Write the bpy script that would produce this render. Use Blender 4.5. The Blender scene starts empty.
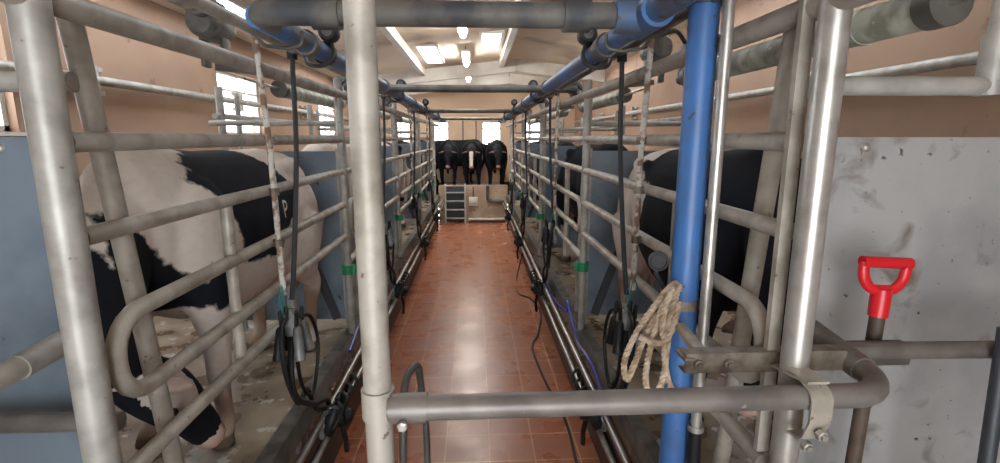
import bpy, bmesh, math, random
from mathutils import Vector, Matrix, noise
random.seed(7)
S = bpy.context.scene
COL = S.collection
PI = math.pi

# ------------------------------------------------------------------ materials
def mat(name, col, rough=.5, metal=0., col2=None, scale=8., lo=.4, hi=.65, bump=0., spots=None, spot_scale=25., spot_lo=.62, spec=.5, rough2=None, blot=None, blot_scale=6., blot_lo=.6):
    m = bpy.data.materials.new(name); m.use_nodes = True
    nt = m.node_tree; N = nt.nodes; L = nt.links
    b = N['Principled BSDF']
    b.inputs['Base Color'].default_value = (*col, 1)
    b.inputs['Roughness'].default_value = rough
    b.inputs['Metallic'].default_value = metal
    b.inputs['Specular IOR Level'].default_value = spec
    tc = N.new('ShaderNodeTexCoord')
    if col2:
        nz = N.new('ShaderNodeTexNoise'); nz.inputs['Scale'].default_value = scale; nz.inputs['Detail'].default_value = 6
        L.new(tc.outputs['Object'], nz.inputs['Vector'])
        mr = N.new('ShaderNodeMapRange'); mr.inputs['From Min'].default_value = lo; mr.inputs['From Max'].default_value = hi
        L.new(nz.outputs['Fac'], mr.inputs['Value'])
        mx = N.new('ShaderNodeMix'); mx.data_type = 'RGBA'
        mx.inputs['A'].default_value = (*col, 1); mx.inputs['B'].default_value = (*col2, 1)
        L.new(mr.outputs['Result'], mx.inputs['Factor'])
        out = mx.outputs['Result']
        if rough2 is not None:
            m2 = N.new('ShaderNodeMapRange'); m2.inputs['From Min'].default_value = lo; m2.inputs['From Max'].default_value = hi
            m2.inputs['To Min'].default_value = rough; m2.inputs['To Max'].default_value = rough2
            L.new(nz.outputs['Fac'], m2.inputs['Value']); L.new(m2.outputs['Result'], b.inputs['Roughness'])
        if spots:
            n2 = N.new('ShaderNodeTexNoise'); n2.inputs['Scale'].default_value = spot_scale; n2.inputs['Detail'].default_value = 4
            L.new(tc.outputs['Object'], n2.inputs['Vector'])
            r2 = N.new('ShaderNodeMapRange'); r2.inputs['From Min'].default_value = spot_lo; r2.inputs['From Max'].default_value = spot_lo + .05
            L.new(n2.outputs['Fac'], r2.inputs['Value'])
            mx2 = N.new('ShaderNodeMix'); mx2.data_type = 'RGBA'; mx2.inputs['B'].default_value = (*spots, 1)
            L.new(out, mx2.inputs['A']); L.new(r2.outputs['Result'], mx2.inputs['Factor'])
            out = mx2.outputs['Result']
        if blot:
            n3 = N.new('ShaderNodeTexNoise'); n3.inputs['Scale'].default_value = blot_scale; n3.inputs['Detail'].default_value = 7; n3.inputs['Distortion'].default_value = .6
            L.new(tc.outputs['Object'], n3.inputs['Vector'])
            r3 = N.new('ShaderNodeMapRange'); r3.inputs['From Min'].default_value = blot_lo; r3.inputs['From Max'].default_value = blot_lo + .14; r3.inputs['To Max'].default_value = .75
            L.new(n3.outputs['Fac'], r3.inputs['Value'])
            mx3 = N.new('ShaderNodeMix'); mx3.data_type = 'RGBA'; mx3.inputs['B'].default_value = (*blot, 1)
            L.new(out, mx3.inputs['A']); L.new(r3.outputs['Result'], mx3.inputs['Factor'])
            out = mx3.outputs['Result']
        L.new(out, b.inputs['Base Color'])
        if bump:
            bp = N.new('ShaderNodeBump'); bp.inputs['Strength'].default_value = bump; bp.inputs['Distance'].default_value = .02
            L.new(nz.outputs['Fac'], bp.inputs['Height']); L.new(bp.outputs['Normal'], b.inputs['Normal'])
    return m

M = {}
M['galv'] = mat('galvanised_tube', (.46, .42, .36), .5, .15, (.31, .275, .225), 9, .42, .62, .05, (.17, .14, .105), 30, .68)
M['galv_worn'] = mat('worn_galvanised', (.215, .19, .17), .42, .25, (.14, .12, .11), 8, .42, .62, .05, (.42, .39, .36), 16, .72)
M['galv_pale'] = mat('pale_galvanised', (.44, .42, .38), .45, .2, (.30, .28, .25), 10, .4, .65, .04, (.20, .17, .13), 40, .69)
M['galv_dark'] = mat('dark_galvanised', (.15, .14, .125), .5, .3, (.085, .078, .068), 8)
M['steel'] = mat('bright_steel', (.50, .47, .43), .36, .6, (.34, .31, .27), 14, .45, .7)
M['stainless'] = mat('stainless', (.50, .48, .45), .36, .8, (.34, .32, .29), 9)
M['blue'] = mat('blue_pvc', (.05, .155, .40), .42, 0, (.055, .12, .28), 6, .42, .65, 0, (.06, .07, .10), 30, .66)
M['blue_dirty'] = mat('dusty_blue_pvc', (.055, .17, .42), .5, 0, (.10, .115, .14), 5, .40, .6, 0, (.07, .07, .07), 20, .62)
M['grey_pvc'] = mat('dusty_grey_pvc', (.165, .15, .13), .6, 0, (.06, .062, .07), 5, .42, .6)
M['rubber'] = mat('black_rubber', (.012, .012, .013), .5, spec=.3)
M['rubber_grey'] = mat('grey_rubber', (.045, .045, .048), .55, spec=.3)
M['dirty_grey'] = mat('dirty_grey_casting', (.22, .22, .22), .5, .2, (.10, .095, .085), 12)
M['green_tube'] = mat('green_grey_tube', (.50, .51, .42), .5, 0, (.27, .27, .21), 12, .42, .6, .1, (.60, .58, .50), 18, .66)
M['rustwhite'] = mat('rusty_white_paint', (.62, .58, .52), .55, .1, (.22, .13, .08), 16, .47, .56)
M['green_plastic'] = mat('green_plastic', (.02, .26, .10), .4)
M['red'] = mat('red_plastic', (.62, .015, .022), .35)
M['wood_dark'] = mat('dark_wood', (.10, .065, .045), .6, 0, (.055, .036, .026), 14)
M['rope'] = mat('rope', (.58, .47, .35), .85, 0, (.33, .22, .13), 30, .4, .65, .3)
M['cord'] = mat('teal_cord', (.03, .20, .22), .6)
M['bluehose'] = mat('blue_hose', (.035, .045, .34), .35)
M['rust'] = mat('rusty_bracket', (.28, .235, .19), .55, .4, (.12, .085, .06), 18)
M['sheet'] = mat('galvanised_sheet', (.47, .465, .455), .42, .3, (.36, .36, .36), 3.5, .4, .62, 0, (.10, .072, .055), 30, .675, blot=(.15, .10, .07), blot_scale=6, blot_lo=.565)
M['sheet_blue'] = mat('blue_grey_sheet', (.21, .26, .31), .4, .2, (.15, .19, .235), 4, .4, .62, 0, (.06, .055, .05), 16, .69)
M['brace_dark'] = mat('dark_brace', (.055, .06, .07), .5, .3)
M['wall'] = mat('peach_plaster_dim', (.38, .25, .17), .85, 0, (.32, .205, .14), 1.3, .38, .65, 0, (.24, .15, .095), 3.5, .68)  # plaster tone lowered to stand for dimmer light on the nearer walls
M['wall_back'] = mat('peach_plaster_bright', (.76, .57, .41), .85, 0, (.70, .51, .36), 1.3, .38, .65)  # same plaster, lightened to stand for brighter light at the far end
M['ceiling'] = mat('cream_board', (.74, .63, .50), .8, 0, (.62, .51, .39), 1.0, .45, .7, 0, (.36, .28, .21), .9, .66, blot=(.33, .26, .20), blot_scale=.55, blot_lo=.50)
M['beam'] = mat('white_beam', (.74, .72, .68), .6, 0, (.62, .59, .54), 3)
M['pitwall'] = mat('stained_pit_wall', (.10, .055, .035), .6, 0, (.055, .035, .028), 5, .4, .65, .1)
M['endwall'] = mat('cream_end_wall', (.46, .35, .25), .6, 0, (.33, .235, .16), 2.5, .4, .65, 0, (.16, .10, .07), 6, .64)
M['concrete'] = mat('mucky_concrete', (.31, .245, .17), .7, 0, (.13, .092, .058), 4, .40, .60, .3, (.46, .43, .38), 9, .60, rough2=.22)
M['kerb'] = mat('kerb_steel', (.20, .19, .17), .42, .5, (.10, .09, .08), 9)
M['eye'] = mat('eye_black', (.01, .008, .008), .08)
M['white_box'] = mat('white_plastic', (.70, .68, .62), .5, 0, (.55, .50, .42), 6)
M['frame'] = mat('window_frame', (.66, .65, .62), .5)
M['door'] = mat('sliding_door_board', (.74, .56, .41), .75, 0, (.68, .50, .36), 2)
M['yard'] = mat('yard_concrete', (.24, .20, .16), .8, 0, (.15, .12, .09), 3, .4, .65)

def tile_mat():
    m = bpy.data.materials.new('red_floor_tile'); m.use_nodes = True
    nt = m.node_tree; N = nt.nodes; L = nt.links; b = N['Principled BSDF']
    tc = N.new('ShaderNodeTexCoord'); mp = N.new('ShaderNodeMapping')
    mp.inputs['Location'].default_value = (.165, .05, 0)
    L.new(tc.outputs['Object'], mp.inputs['Vector'])
    br = N.new('ShaderNodeTexBrick'); br.offset = 0; br.squash = 1
    br.inputs['Scale'].default_value = 1; br.inputs['Brick Width'].default_value = .33; br.inputs['Row Height'].default_value = .33
    br.inputs['Mortar Size'].default_value = .006; br.inputs['Mortar Smooth'].default_value = .1; br.inputs['Bias'].default_value = 0
    br.inputs['Color1'].default_value = (.40, .135, .062, 1); br.inputs['Color2'].default_value = (.34, .112, .052, 1)
    br.inputs['Mortar'].default_value = (.60, .33, .18, 1)
    L.new(mp.outputs['Vector'], br.inputs['Vector'])
    nz = N.new('ShaderNodeTexNoise'); nz.inputs['Scale'].default_value = 3.0; nz.inputs['Detail'].default_value = 9
    L.new(tc.outputs['Object'], nz.inputs['Vector'])
    mr = N.new('ShaderNodeMapRange'); mr.inputs['From Min'].default_value = .35; mr.inputs['From Max'].default_value = .8
    L.new(nz.outputs['Fac'], mr.inputs['Value'])
    mx = N.new('ShaderNodeMix'); mx.data_type = 'RGBA'; mx.blend_type = 'MIX'
    mx.inputs['B'].default_value = (.22, .085, .05, 1)
    ml = N.new('ShaderNodeMath'); ml.operation = 'MULTIPLY'; ml.inputs[1].default_value = .6
    L.new(mr.outputs['Result'], ml.inputs[0]); L.new(ml.outputs[0], mx.inputs['Factor'])
    L.new(br.outputs['Color'], mx.inputs['A']); L.new(mx.outputs['Result'], b.inputs['Base Color'])
    r2 = N.new('ShaderNodeMapRange'); r2.inputs['From Min'].default_value = .35; r2.inputs['From Max'].default_value = .7
    r2.inputs['To Min'].default_value = .24; r2.inputs['To Max'].default_value = .36
    L.new(nz.outputs['Fac'], r2.inputs['Value']); L.new(r2.outputs['Result'], b.inputs['Roughness'])
    bp = N.new('ShaderNodeBump'); bp.inputs['Strength'].default_value = .25; bp.inputs['Distance'].default_value = .003
    iv = N.new('ShaderNodeMath'); iv.operation = 'SUBTRACT'; iv.inputs[0].default_value = 1
    L.new(br.outputs['Fac'], iv.inputs[1]); L.new(iv.outputs[0], bp.inputs['Height']); L.new(bp.outputs['Normal'], b.inputs['Normal'])
    return m
M['tile'] = tile_mat()

def emit(name, col, st):
    m = bpy.data.materials.new(name); m.use_nodes = True
    b = m.node_tree.nodes['Principled BSDF']
    b.inputs['Base Color'].default_value = (*col, 1); b.inputs['Emission Color'].default_value = (*col, 1); b.inputs['Emission Strength'].default_value = st
    return m
M['lamp'] = emit('lit_tube', (1, .95, .87), 60)

def glass_mat():
    m = bpy.data.materials.new('window_glass'); m.use_nodes = True
    nt = m.node_tree; N = nt.nodes; L = nt.links
    N.remove(N['Principled BSDF'])
    t = N.new('ShaderNodeBsdfTransparent'); t.inputs['Color'].default_value = (.97, .98, 1, 1)
    g = N.new('ShaderNodeBsdfGlossy'); g.inputs['Roughness'].default_value = .05
    mx = N.new('ShaderNodeMixShader'); mx.inputs[0].default_value = .05
    L.new(t.outputs[0], mx.inputs[1]); L.new(g.outputs[0], mx.inputs[2]); L.new(mx.outputs[0], N['Material Output'].inputs['Surface'])
    return m
M['glass'] = glass_mat()

def cow_mat():
    m = bpy.data.materials.new('cow_coat'); m.use_nodes = True
    nt = m.node_tree; N = nt.nodes; L = nt.links; b = N['Principled BSDF']
    b.inputs['Roughness'].default_value = .8; b.inputs['Specular IOR Level'].default_value = .18
    tc = N.new('ShaderNodeTexCoord')
    nz = N.new('ShaderNodeTexNoise'); nz.inputs['Scale'].default_value = 28; nz.inputs['Detail'].default_value = 3
    L.new(tc.outputs['Object'], nz.inputs['Vector'])
    def att(n):
        a = N.new('ShaderNodeAttribute'); a.attribute_name = n; return a.outputs['Fac']
    def mth(op, a, v):
        x = N.new('ShaderNodeMath'); x.operation = op; L.new(a, x.inputs[0])
        if isinstance(v, (int, float)): x.inputs[1].default_value = v
        else: L.new(v, x.inputs[1])
        return x.outputs[0]
    jit = mth('MULTIPLY', mth('SUBTRACT', nz.outputs['Fac'], .5), .05)
    fld = mth('ADD', att('patch'), jit)
    step = N.new('ShaderNodeMapRange'); step.inputs['From Min'].default_value = -.008; step.inputs['From Max'].default_value = .008
    L.new(fld, step.inputs['Value'])
    wn = N.new('ShaderNodeMix'); wn.data_type = 'RGBA'; wn.inputs['A'].default_value = (.72, .64, .57, 1); wn.inputs['B'].default_value = (.58, .49, .42, 1)
    L.new(nz.outputs['Fac'], wn.inputs['Factor'])
    def mix(fac, a, col):
        x = N.new('ShaderNodeMix'); x.data_type = 'RGBA'; L.new(fac, x.inputs['Factor']); L.new(a, x.inputs['A']); x.inputs['B'].default_value = (*col, 1); return x.outputs['Result']
    c = mix(att('stain'), wn.outputs['Result'], (.24, .135, .075))
    c = mix(step.outputs['Result'], c, (.009, .010, .014))
    c = mix(att('skin'), c, (.50, .27, .21))
    c = mix(att('hoof'), c, (.11, .075, .05))
    L.new(c, b.inputs['Base Color'])
    return m
M['cow'] = cow_mat()

# ------------------------------------------------------------------ mesh builder
class MB:
    def __init__(s): s.bm = bmesh.new()
    def box(s, c, d, rot=None, bev=0.):
        r = bmesh.ops.create_cube(s.bm, size=1)
        vs = r['verts']; bmesh.ops.scale(s.bm, vec=Vector(d), verts=vs)
        if bev > 0:
            es = list({e for v in vs for e in v.link_edges})
            q = bmesh.ops.bevel(s.bm, geom=es, offset=bev, segments=2, affect='EDGES', profile=.5)
            vs = list({v for f in q['faces'] for v in f.verts} | {v for v in vs if v.is_valid})
        mtx = Matrix.Translation(Vector(c))
        if rot is not None: mtx = mtx @ (rot if isinstance(rot, Matrix) else Matrix.Rotation(rot[1], 4, rot[0]))
        bmesh.ops.transform(s.bm, matrix=mtx, verts=vs); return s
    def bar(s, a, b, w, h, bev=0.):
        a = Vector(a); b = Vector(b); d = b - a
        q = d.to_track_quat('Y', 'Z').to_matrix().to_4x4()
        return s.box((a + b) / 2, (w, d.length, h), q, bev)
    def tube(s, pts, r, n=12, fillet=0., cap=True, closed=False):
        P = [Vector(p) for p in pts]
        if fillet: P = fil(P, fillet)
        R = r if isinstance(r, (list, tuple)) else [r] * len(P)
        m = len(P); T = []
        for i in range(m):
            if closed: t = P[(i + 1) % m] - P[i - 1]
            else: t = P[min(i + 1, m - 1)] - P[max(i - 1, 0)]
            T.append(t.normalized() if t.length > 1e-9 else Vector((0, 0, 1)))
        up = Vector((0, 0, 1)) if abs(T[0].z) < .9 else Vector((1, 0, 0))
        u = (up - T[0] * up.dot(T[0])).normalized(); rings = []
        for i in range(m):
            u = u - T[i] * u.dot(T[i]); u = u.normalized() if u.length > 1e-6 else T[i].orthogonal().normalized(); w = T[i].cross(u)
            rr = R[i] if isinstance(R[i], (list, tuple)) else (R[i], R[i])
            rings.append([s.bm.verts.new(P[i] + u * (math.cos(k * 2 * PI / n) * rr[1]) + w * (math.sin(k * 2 * PI / n) * rr[0])) for k in range(n)])
        for i in range(m if closed else m - 1):
            a, b = rings[i], rings[(i + 1) % m]
            for k in range(n): s.bm.faces.new((a[k], a[(k + 1) % n], b[(k + 1) % n], b[k]))
        if cap and not closed:
            s.bm.faces.new(rings[0][::-1]); s.bm.faces.new(rings[-1])
        return s
    def lathe(s, c, axis, prof, n=16):
        # prof: list of (distance along axis, radius)
        c = Vector(c); a = Vector(axis).normalized()
        pts = [c + a * t for t, r in prof]
        # sweep manually so that equal distances (steps) work
        u = a.orthogonal().normalized(); w = a.cross(u); rings = []
        for (t, r), p in zip(prof, pts):
            rings.append([s.bm.verts.new(p + (u * math.cos(k * 2 * PI / n) + w * math.sin(k * 2 * PI / n)) * max(r, 1e-4)) for k in range(n)])
        for x, y in zip(rings, rings[1:]):
            for k in range(n): s.bm.faces.new((x[k], x[(k + 1) % n], y[(k + 1) % n], y[k]))
        s.bm.faces.new(rings[0][::-1]); s.bm.faces.new(rings[-1]); return s
    def ell(s, c, r, rot=None, seg=16):
        q = bmesh.ops.create_uvsphere(s.bm, u_segments=seg, v_segments=max(6, seg // 2), radius=1)
        mtx = Matrix.Translation(Vector(c)) @ (rot or Matrix()) @ Matrix.Diagonal((*r, 1))
        bmesh.ops.transform(s.bm, matrix=mtx, verts=q['verts']); return s
    def mesh(s, name):
        me = bpy.data.meshes.new(name); bmesh.ops.recalc_face_normals(s.bm, faces=s.bm.faces); s.bm.to_mesh(me); s.bm.free(); return me
    def build(s, name, m, parent=None, smooth=True, ang=.6):
        me = s.mesh(name); me.materials.append(m)
        if smooth:
            for p in me.polygons: p.use_smooth = True
            try: me.set_sharp_from_angle(angle=ang)
            except Exception: pass
        o = bpy.data.objects.new(name, me); COL.objects.link(o)
        if parent is not None:
            o.parent = parent
            o.location = -parent.location          # meshes are written in world coordinates; parents are only translated
        return o

def fil(P, r, n=6):
    out = [P[0]]
    for i in range(1, len(P) - 1):
        a = (P[i - 1] - P[i]); b = (P[i + 1] - P[i]); la, lb = a.length, b.length; a.normalize(); b.normalize()
        ang = a.angle(b)
        if ang > PI - .05: out.append(P[i]); continue
        t = min(r / math.tan(ang / 2), la * .49, lb * .49); rr = t * math.tan(ang / 2)
        c = P[i] + (a + b).normalized() * (rr / math.sin(ang / 2))
        p0 = P[i] + a * t - c; p1 = P[i] + b * t - c
        th = p0.angle(p1); ax = p0.cross(p1).normalized()
        for k in range(n + 1): out.append(c + Matrix.Rotation(th * k / n, 3, ax) @ p0)
    out.append(P[-1]); return out

def spline(pts, n=8):
    P = [Vector(p) for p in pts]; P = [P[0] * 2 - P[1]] + P + [P[-1] * 2 - P[-2]]; out = []
    for i in range(1, len(P) - 2):
        for k in range(n):
            t = k / n
            out.append(.5 * ((2 * P[i]) + (P[i + 1] - P[i - 1]) * t + (2 * P[i - 1] - 5 * P[i] + 4 * P[i + 1] - P[i + 2]) * t * t + (3 * P[i] - P[i - 1] - 3 * P[i + 1] + P[i + 2]) * t ** 3))
    out.append(P[-2]); return out

def tag(o, label=None, cat=None, group=None, kind=None):
    if label: o['label'] = label
    if cat: o['category'] = cat
    if group: o['group'] = group
    if kind: o['kind'] = kind
    return o
def thing(name, loc, label, cat, group=None):
    o = bpy.data.objects.new(name, None); COL.objects.link(o); o.location = Vector(loc); o.empty_display_size = .1
    return tag(o, label, cat, group)
def struct(o): o['kind'] = 'structure'; return o
def dup(root, delta, label):
    r = root.copy(); COL.objects.link(r); r.location = root.location + Vector(delta); r['label'] = label
    for ch in list(root.children):
        c = ch.copy(); COL.objects.link(c); c.parent = r
        for g in list(ch.children):
            d = g.copy(); COL.objects.link(d); d.parent = c
    return r

# ------------------------------------------------------------------ key dimensions
PITCH = 2.61; Y0 = 1.24; NST = 4; RX = .93; YEND = 13.8; YB = 18.0; WX = 3.6; ZP = -.75
SIDE = {1: 'on the blue downpipe side', -1: 'opposite the blue downpipe'}
ORD = ['first', 'second', 'third', 'fourth']
def zc(x): return 3.335 + .113 * (x + 1.4) if x < 1.2 else 3.629 - .113 * (x - 1.2)

# ------------------------------------------------------------------ setting
def build_setting():
    struct(MB().box((0, (YEND + 1.0) / 2 , ZP - .05), (2.2, YEND - .6, .1)).build('floor_pit', M['tile'], smooth=False))
    for sx, nm in ((-1, 'left'), (1, 'right')):
        struct(MB().box((sx * (RX + (WX - RX) / 2), 8.0, -.1), (WX - RX, 20.2, .2)).build('floor_platform_' + nm, M['concrete'], smooth=False))
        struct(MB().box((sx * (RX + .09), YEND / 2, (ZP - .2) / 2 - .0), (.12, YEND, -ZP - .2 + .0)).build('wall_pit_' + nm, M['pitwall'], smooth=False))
        k = MB().box((sx * (RX - .006), 7.4, -.06), (.012, 12.8, .13), None).box((sx * (RX + .03), 7.4, .006), (.08, 12.8, .012))
        struct(k.build('trim_kerb_' + nm, M['kerb'], smooth=False))
    struct(MB().box((0, -.55, -.1), (1.86, 3.0, .2)).build('floor_landing', M['concrete'], smooth=False))
    struct(MB().box((0, .98, -.48), (1.84, .1, .56)).build('wall_pit_front', M['pitwall'], smooth=False))
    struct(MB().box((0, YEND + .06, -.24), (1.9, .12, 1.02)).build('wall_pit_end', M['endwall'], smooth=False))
    struct(MB().box((0, YEND + 2.17, -.02), (2 * RX + .6, 4.1, .04)).build('floor_yard', M['yard'], smooth=False))
    # side walls with window openings
    def wall_x(sx, nm, wins):
        b = MB(); x = sx * (WX + .1); top = zc(sx * WX) + .15
        def seg(y0, y1, z0, z1): b.box((x, (y0 + y1) / 2, (z0 + z1) / 2), (.2, y1 - y0, z1 - z0))
        y = -2.0
        for (a, c, z0, z1) in wins:
            seg(y, a, 0, top); seg(a, c, 0, z0); seg(a, c, z1, top); y = c
        seg(y, YB + .2, 0, top)
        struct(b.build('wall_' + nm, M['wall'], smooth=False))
    WL = [(2.7, 4.3, 1.6, 2.52), (7.6, 9.1, 1.6, 2.52), (12.3, 13.8, 1.6, 2.52), (15.6, 17.1, 1.6, 2.52)]
    WR = []
    wall_x(-1, 'left', WL); wall_x(1, 'right', WR)
    n = [0]
    def window(c, along, w, h, bars=2):
        # along: 0 window in a wall across x, 1 window in a wall along y
        n[0] += 1
        t = bpy.data.objects.new('window_%d' % n[0], None); COL.objects.link(t); t.location = c; t['kind'] = 'structure'
        f = MB(); c = Vector(c)
        def bx(u, v, du, dv, th=.06):
            p = c + (Vector((0, u, v)) if along else Vector((u, 0, v)))
            f.box(p, (th, du, dv) if along else (du, th, dv))
        bx(0, h / 2 - .02, w, .05); bx(0, -h / 2 + .02, w, .05); bx(w / 2 - .02, 0, .05, h); bx(-w / 2 + .02, 0, .05, h)
        bx(0, h * .22, w, .035); bx(0, 0, .035, h)
        f.build('window_frame', M['frame'], t, smooth=False)
        MB().box(c, (.008, w - .06, h - .06) if along else (w - .06, .008, h - .06)).build('pane', M['glass'], t, smooth=False)
        s = MB(); p = c + Vector((0, 0, -h / 2 - .02)); s.box(p, (.26, w + .06, .03) if along else (w + .06, .26, .03)); s.build('window_sill', M['frame'], t, smooth=False)
    for a, c, z0, z1 in WL: window((-WX - .1, (a + c) / 2, (z0 + z1) / 2), 1, c - a, z1 - z0)
    for a, c, z0, z1 in WR: window((WX + .1, (a + c) / 2, (z0 + z1) / 2), 1, c - a, z1 - z0)
    # back wall with two windows beside a sliding door
    b = MB(); y = YB + .1
    def seg(x0, x1, z0, z1): b.box(((x0 + x1) / 2, y, (z0 + z1) / 2), (x1 - x0, .2, z1 - z0))
    wins = [(-2.9, -2.2, 1.3, 2.12), (-1.52, -.86, 1.25, 2.12), (.3, .98, 1.25, 2.12), (1.7, 2.4, 1.3, 2.12)]
    x = -WX
    for a, c, z0, z1 in wins: seg(x, a, 0, 3.9); seg(a, c, 0, z0); seg(a, c, z1, 3.9); x = c
    seg(x, WX, 0, 3.9)
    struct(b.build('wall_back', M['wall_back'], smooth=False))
    for a, c, z0, z1 in wins: window(((a + c) / 2, y, (z0 + z1) / 2), 0, c - a, z1 - z0)
    d = bpy.data.objects.new('door_1', None); COL.objects.link(d); d.location = (-.28, YB - .03, 1.2); d['kind'] = 'structure'
    MB().box((-.28, YB - .03, 1.2), (1.1, .05, 1.9)).build('door_board', M['door'], d, smooth=False)
    for xx in (-.36, .1): MB().box((xx, YB - .07, 1.2), (.04, .03, 1.9)).build('door_post', M['galv_dark'], d, smooth=False)
    b = MB()
    for x0, x1, z0, z1 in ((-WX, -1.1, 0, 3.9), (1.1, WX, 0, 3.9), (-1.1, 1.1, 2.3, 3.9)): b.box(((x0 + x1) / 2, -2.1, (z0 + z1) / 2), (x1 - x0, .2, z1 - z0))
    struct(b.build('wall_front', M['wall'], smooth=False))  # unseen wall behind the camera, added to hold back light from that end
    # ceiling boards with skylight openings, near middle and left ones added for light
    sky = [(-1.12, -.68, 10.6, 12.9), (.2, .62, 10.0, 11.9), (-1.12, -.68, 3.2, 5.2), (.2, .62, 3.2, 5.2), (2.75, 3.3, 3.6, 8.5), (2.75, 3.3, 10.2, 13.2), (-3.3, -2.75, 3.6, 7.4), (-3.3, -2.75, 10.2, 13.2)]
    xs = sorted({-WX - .2, WX + .2, 1.2, *[s[0] for s in sky], *[s[1] for s in sky]}); ys = sorted({-2., YB + .2, *[s[2] for s in sky], *[s[3] for s in sky]})
    b = MB(); bm = b.bm
    for i in range(len(xs) - 1):
        for j in range(len(ys) - 1):
            cx, cy = (xs[i] + xs[i + 1]) / 2, (ys[j] + ys[j + 1]) / 2
            if any(s[0] < cx < s[1] and s[2] < cy < s[3] for s in sky): continue
            q = [(xs[i], ys[j]), (xs[i + 1], ys[j]), (xs[i + 1], ys[j + 1]), (xs[i], ys[j + 1])]
            lo = [bm.verts.new((p[0], p[1], zc(p[0]))) for p in q]; hi = [bm.verts.new((p[0], p[1], zc(p[0]) + .1)) for p in q]
            bm.faces.new(lo[::-1]); bm.faces.new(hi)
            for k in range(4): bm.faces.new((lo[k], lo[(k + 1) % 4], hi[(k + 1) % 4], hi[k]))
    struct(b.build('ceiling', M['ceiling'], smooth=False))
    for (x0, x1, a, c) in sky:
        n[0] += 1
        t = bpy.data.objects.new('window_%d' % n[0], None); COL.objects.link(t); t.location = ((x0 + x1) / 2, (a + c) / 2, zc((x0 + x1) / 2)); t['kind'] = 'structure'
        f = MB(); z = zc((x0 + x1) / 2) + .02
        for xx in (x0, x1): f.box((xx, (a + c) / 2, z), (.05, c - a, .12))
        for yy in (a, c): f.box(((x0 + x1) / 2, yy, z), (x1 - x0, .05, .12))
        f.build('skylight_frame', M['frame'], t, smooth=False)
        MB().box(((x0 + x1) / 2, (a + c) / 2, z + .06), (x1 - x0, c - a, .008), (('Y'), -math.atan(.113))).build('pane', M['glass'], t, smooth=False)
    # rafters across the building, purlins along it
    k = 0
    for yy in (5.0, 9.5, 14.0, 17.0):
        if yy < 8: continue
        if yy == 9.5: continue
        b = MB(); sl = math.atan(.113)
        b.bar((-WX, yy, zc(-WX) - .16), (1.2, yy, zc(1.2) - .16), .18, .32); b.bar((1.2, yy, zc(1.2) - .16), (WX, yy, zc(WX) - .16), .18, .32)
        k += 1; struct(b.build('trim_%d' % k, M['beam'], smooth=False))
    for xx in (-1.3, .78):
        k += 1; b = MB().bar((xx, -1.5, zc(xx) - .09), (xx, 13.9, zc(xx) - .09), .12, .18)
        struct(b.build('trim_%d' % k, M['beam'], smooth=False))
build_setting()

# ------------------------------------------------------------------ fluorescent lamps
def lamps():
    first = None
    L = ['fluorescent tube lamp above the pit, closest of the hung row to the cross pipe', 'fluorescent tube lamp second along the row above the pit', 'fluorescent tube lamp hung last in the row, beyond the white rafter']
    for i, (y0, y1) in enumerate(((8.1, 9.1), (11.0, 12.6), (14.4, 16.0))):
        t = thing('ceiling_lamp', (-.12, y0, 3.36), L[i], 'lamp', 'fluorescent lamps above the pit')
        yc = (y0 + y1) / 2
        MB().box((-.12, yc, 3.345), (.17, y1 - y0, .05), None, .008).build('lamp_housing', M['frame'], t)
        MB().tube([(-.12, y0 + .03, 3.29), (-.12, y1 - .03, 3.29)], .055, 12).build('tube_light', M['lamp'], t)
        for yy in (y0 + .2, y1 - .2): MB().tube([(-.12, yy, 3.37), (-.12, yy, zc(-.12))], .008, 6).build('hanger', M['galv_dark'], t)
lamps()

# ------------------------------------------------------------------ stall railings (one welded unit per stall and side)
def railing(sx):
    x = sx * RX; y0, y1 = Y0 + .06, Y0 + PITCH
    t = thing('stall_railing', (x, Y0, 0), 'galvanised tube railing of the first stall from the handrail, ' + SIDE[sx], 'railing', 'stall railings along the pit')
    MB().tube([(x, y0, 1.54), (x, y1, 1.54)], .026, 12).build('rail', M['galv'], t)
    MB().tube([(x, y0, 1.30), (x, y1, 1.30)], .026, 12).build('rail', M['galv'], t)
    U = [(x, y1, 1.05), (x, 1.36, 1.05), (x, 1.36, .805), (x, y1, .805)]
    MB().tube(U, .026, 12, fillet=.115).build('loop_rail', M['galv'], t)
    MB().tube([(x, 1.30, .60), (x, 2.66, .60), (x, 2.66, .79)], .026, 12, fillet=.09).build('rail', M['galv'], t)
    MB().tube([(x + sx * .012, 2.08, 1.30), (x + sx * .012, 2.08, .60)], .024, 12).build('upright', M['galv'], t)
    MB().tube([(sx * .985, 1.45, 1.86), (sx * .985, 1.52, 1.32), (sx * .985, 1.585, .80), (sx * .985, 1.68, 0)], .029, 12).build('brace', M['galv'], t)
    # end post with green strap
    po = MB().tube([(x, y1 + .01, 0), (x, y1 + .01, 1.98)], .03, 12).build('post', M['galv_pale'], t)
    b = MB().lathe((x, y1 + .01, .50), (0, 0, 1), [(0, .03), (0, .047), (.028, .047), (.032, .042), (.042, .042), (.046, .047), (.074, .047), (.074, .03)], 14)
    b.box((x - sx * .05, y1 + .01, .535), (.03, .05, .07), None, .006)
    o = b.build('strap', M['green_plastic'], po); o.location = (0, 0, 0)
    o['label'] = 'bright green plastic strap'
    b = MB().box((x + sx * .0, y1 + .01, .006), (.10, .10, .012))
    b.build('base_plate', M['galv_dark'], t, smooth=False)
    for i in range(1, NST):
        dup(t, (0, PITCH * i, 0), 'galvanised tube railing of the %s stall from the handrail, %s' % (ORD[i], SIDE[sx]))
for s in (-1, 1): railing(s)

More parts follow.
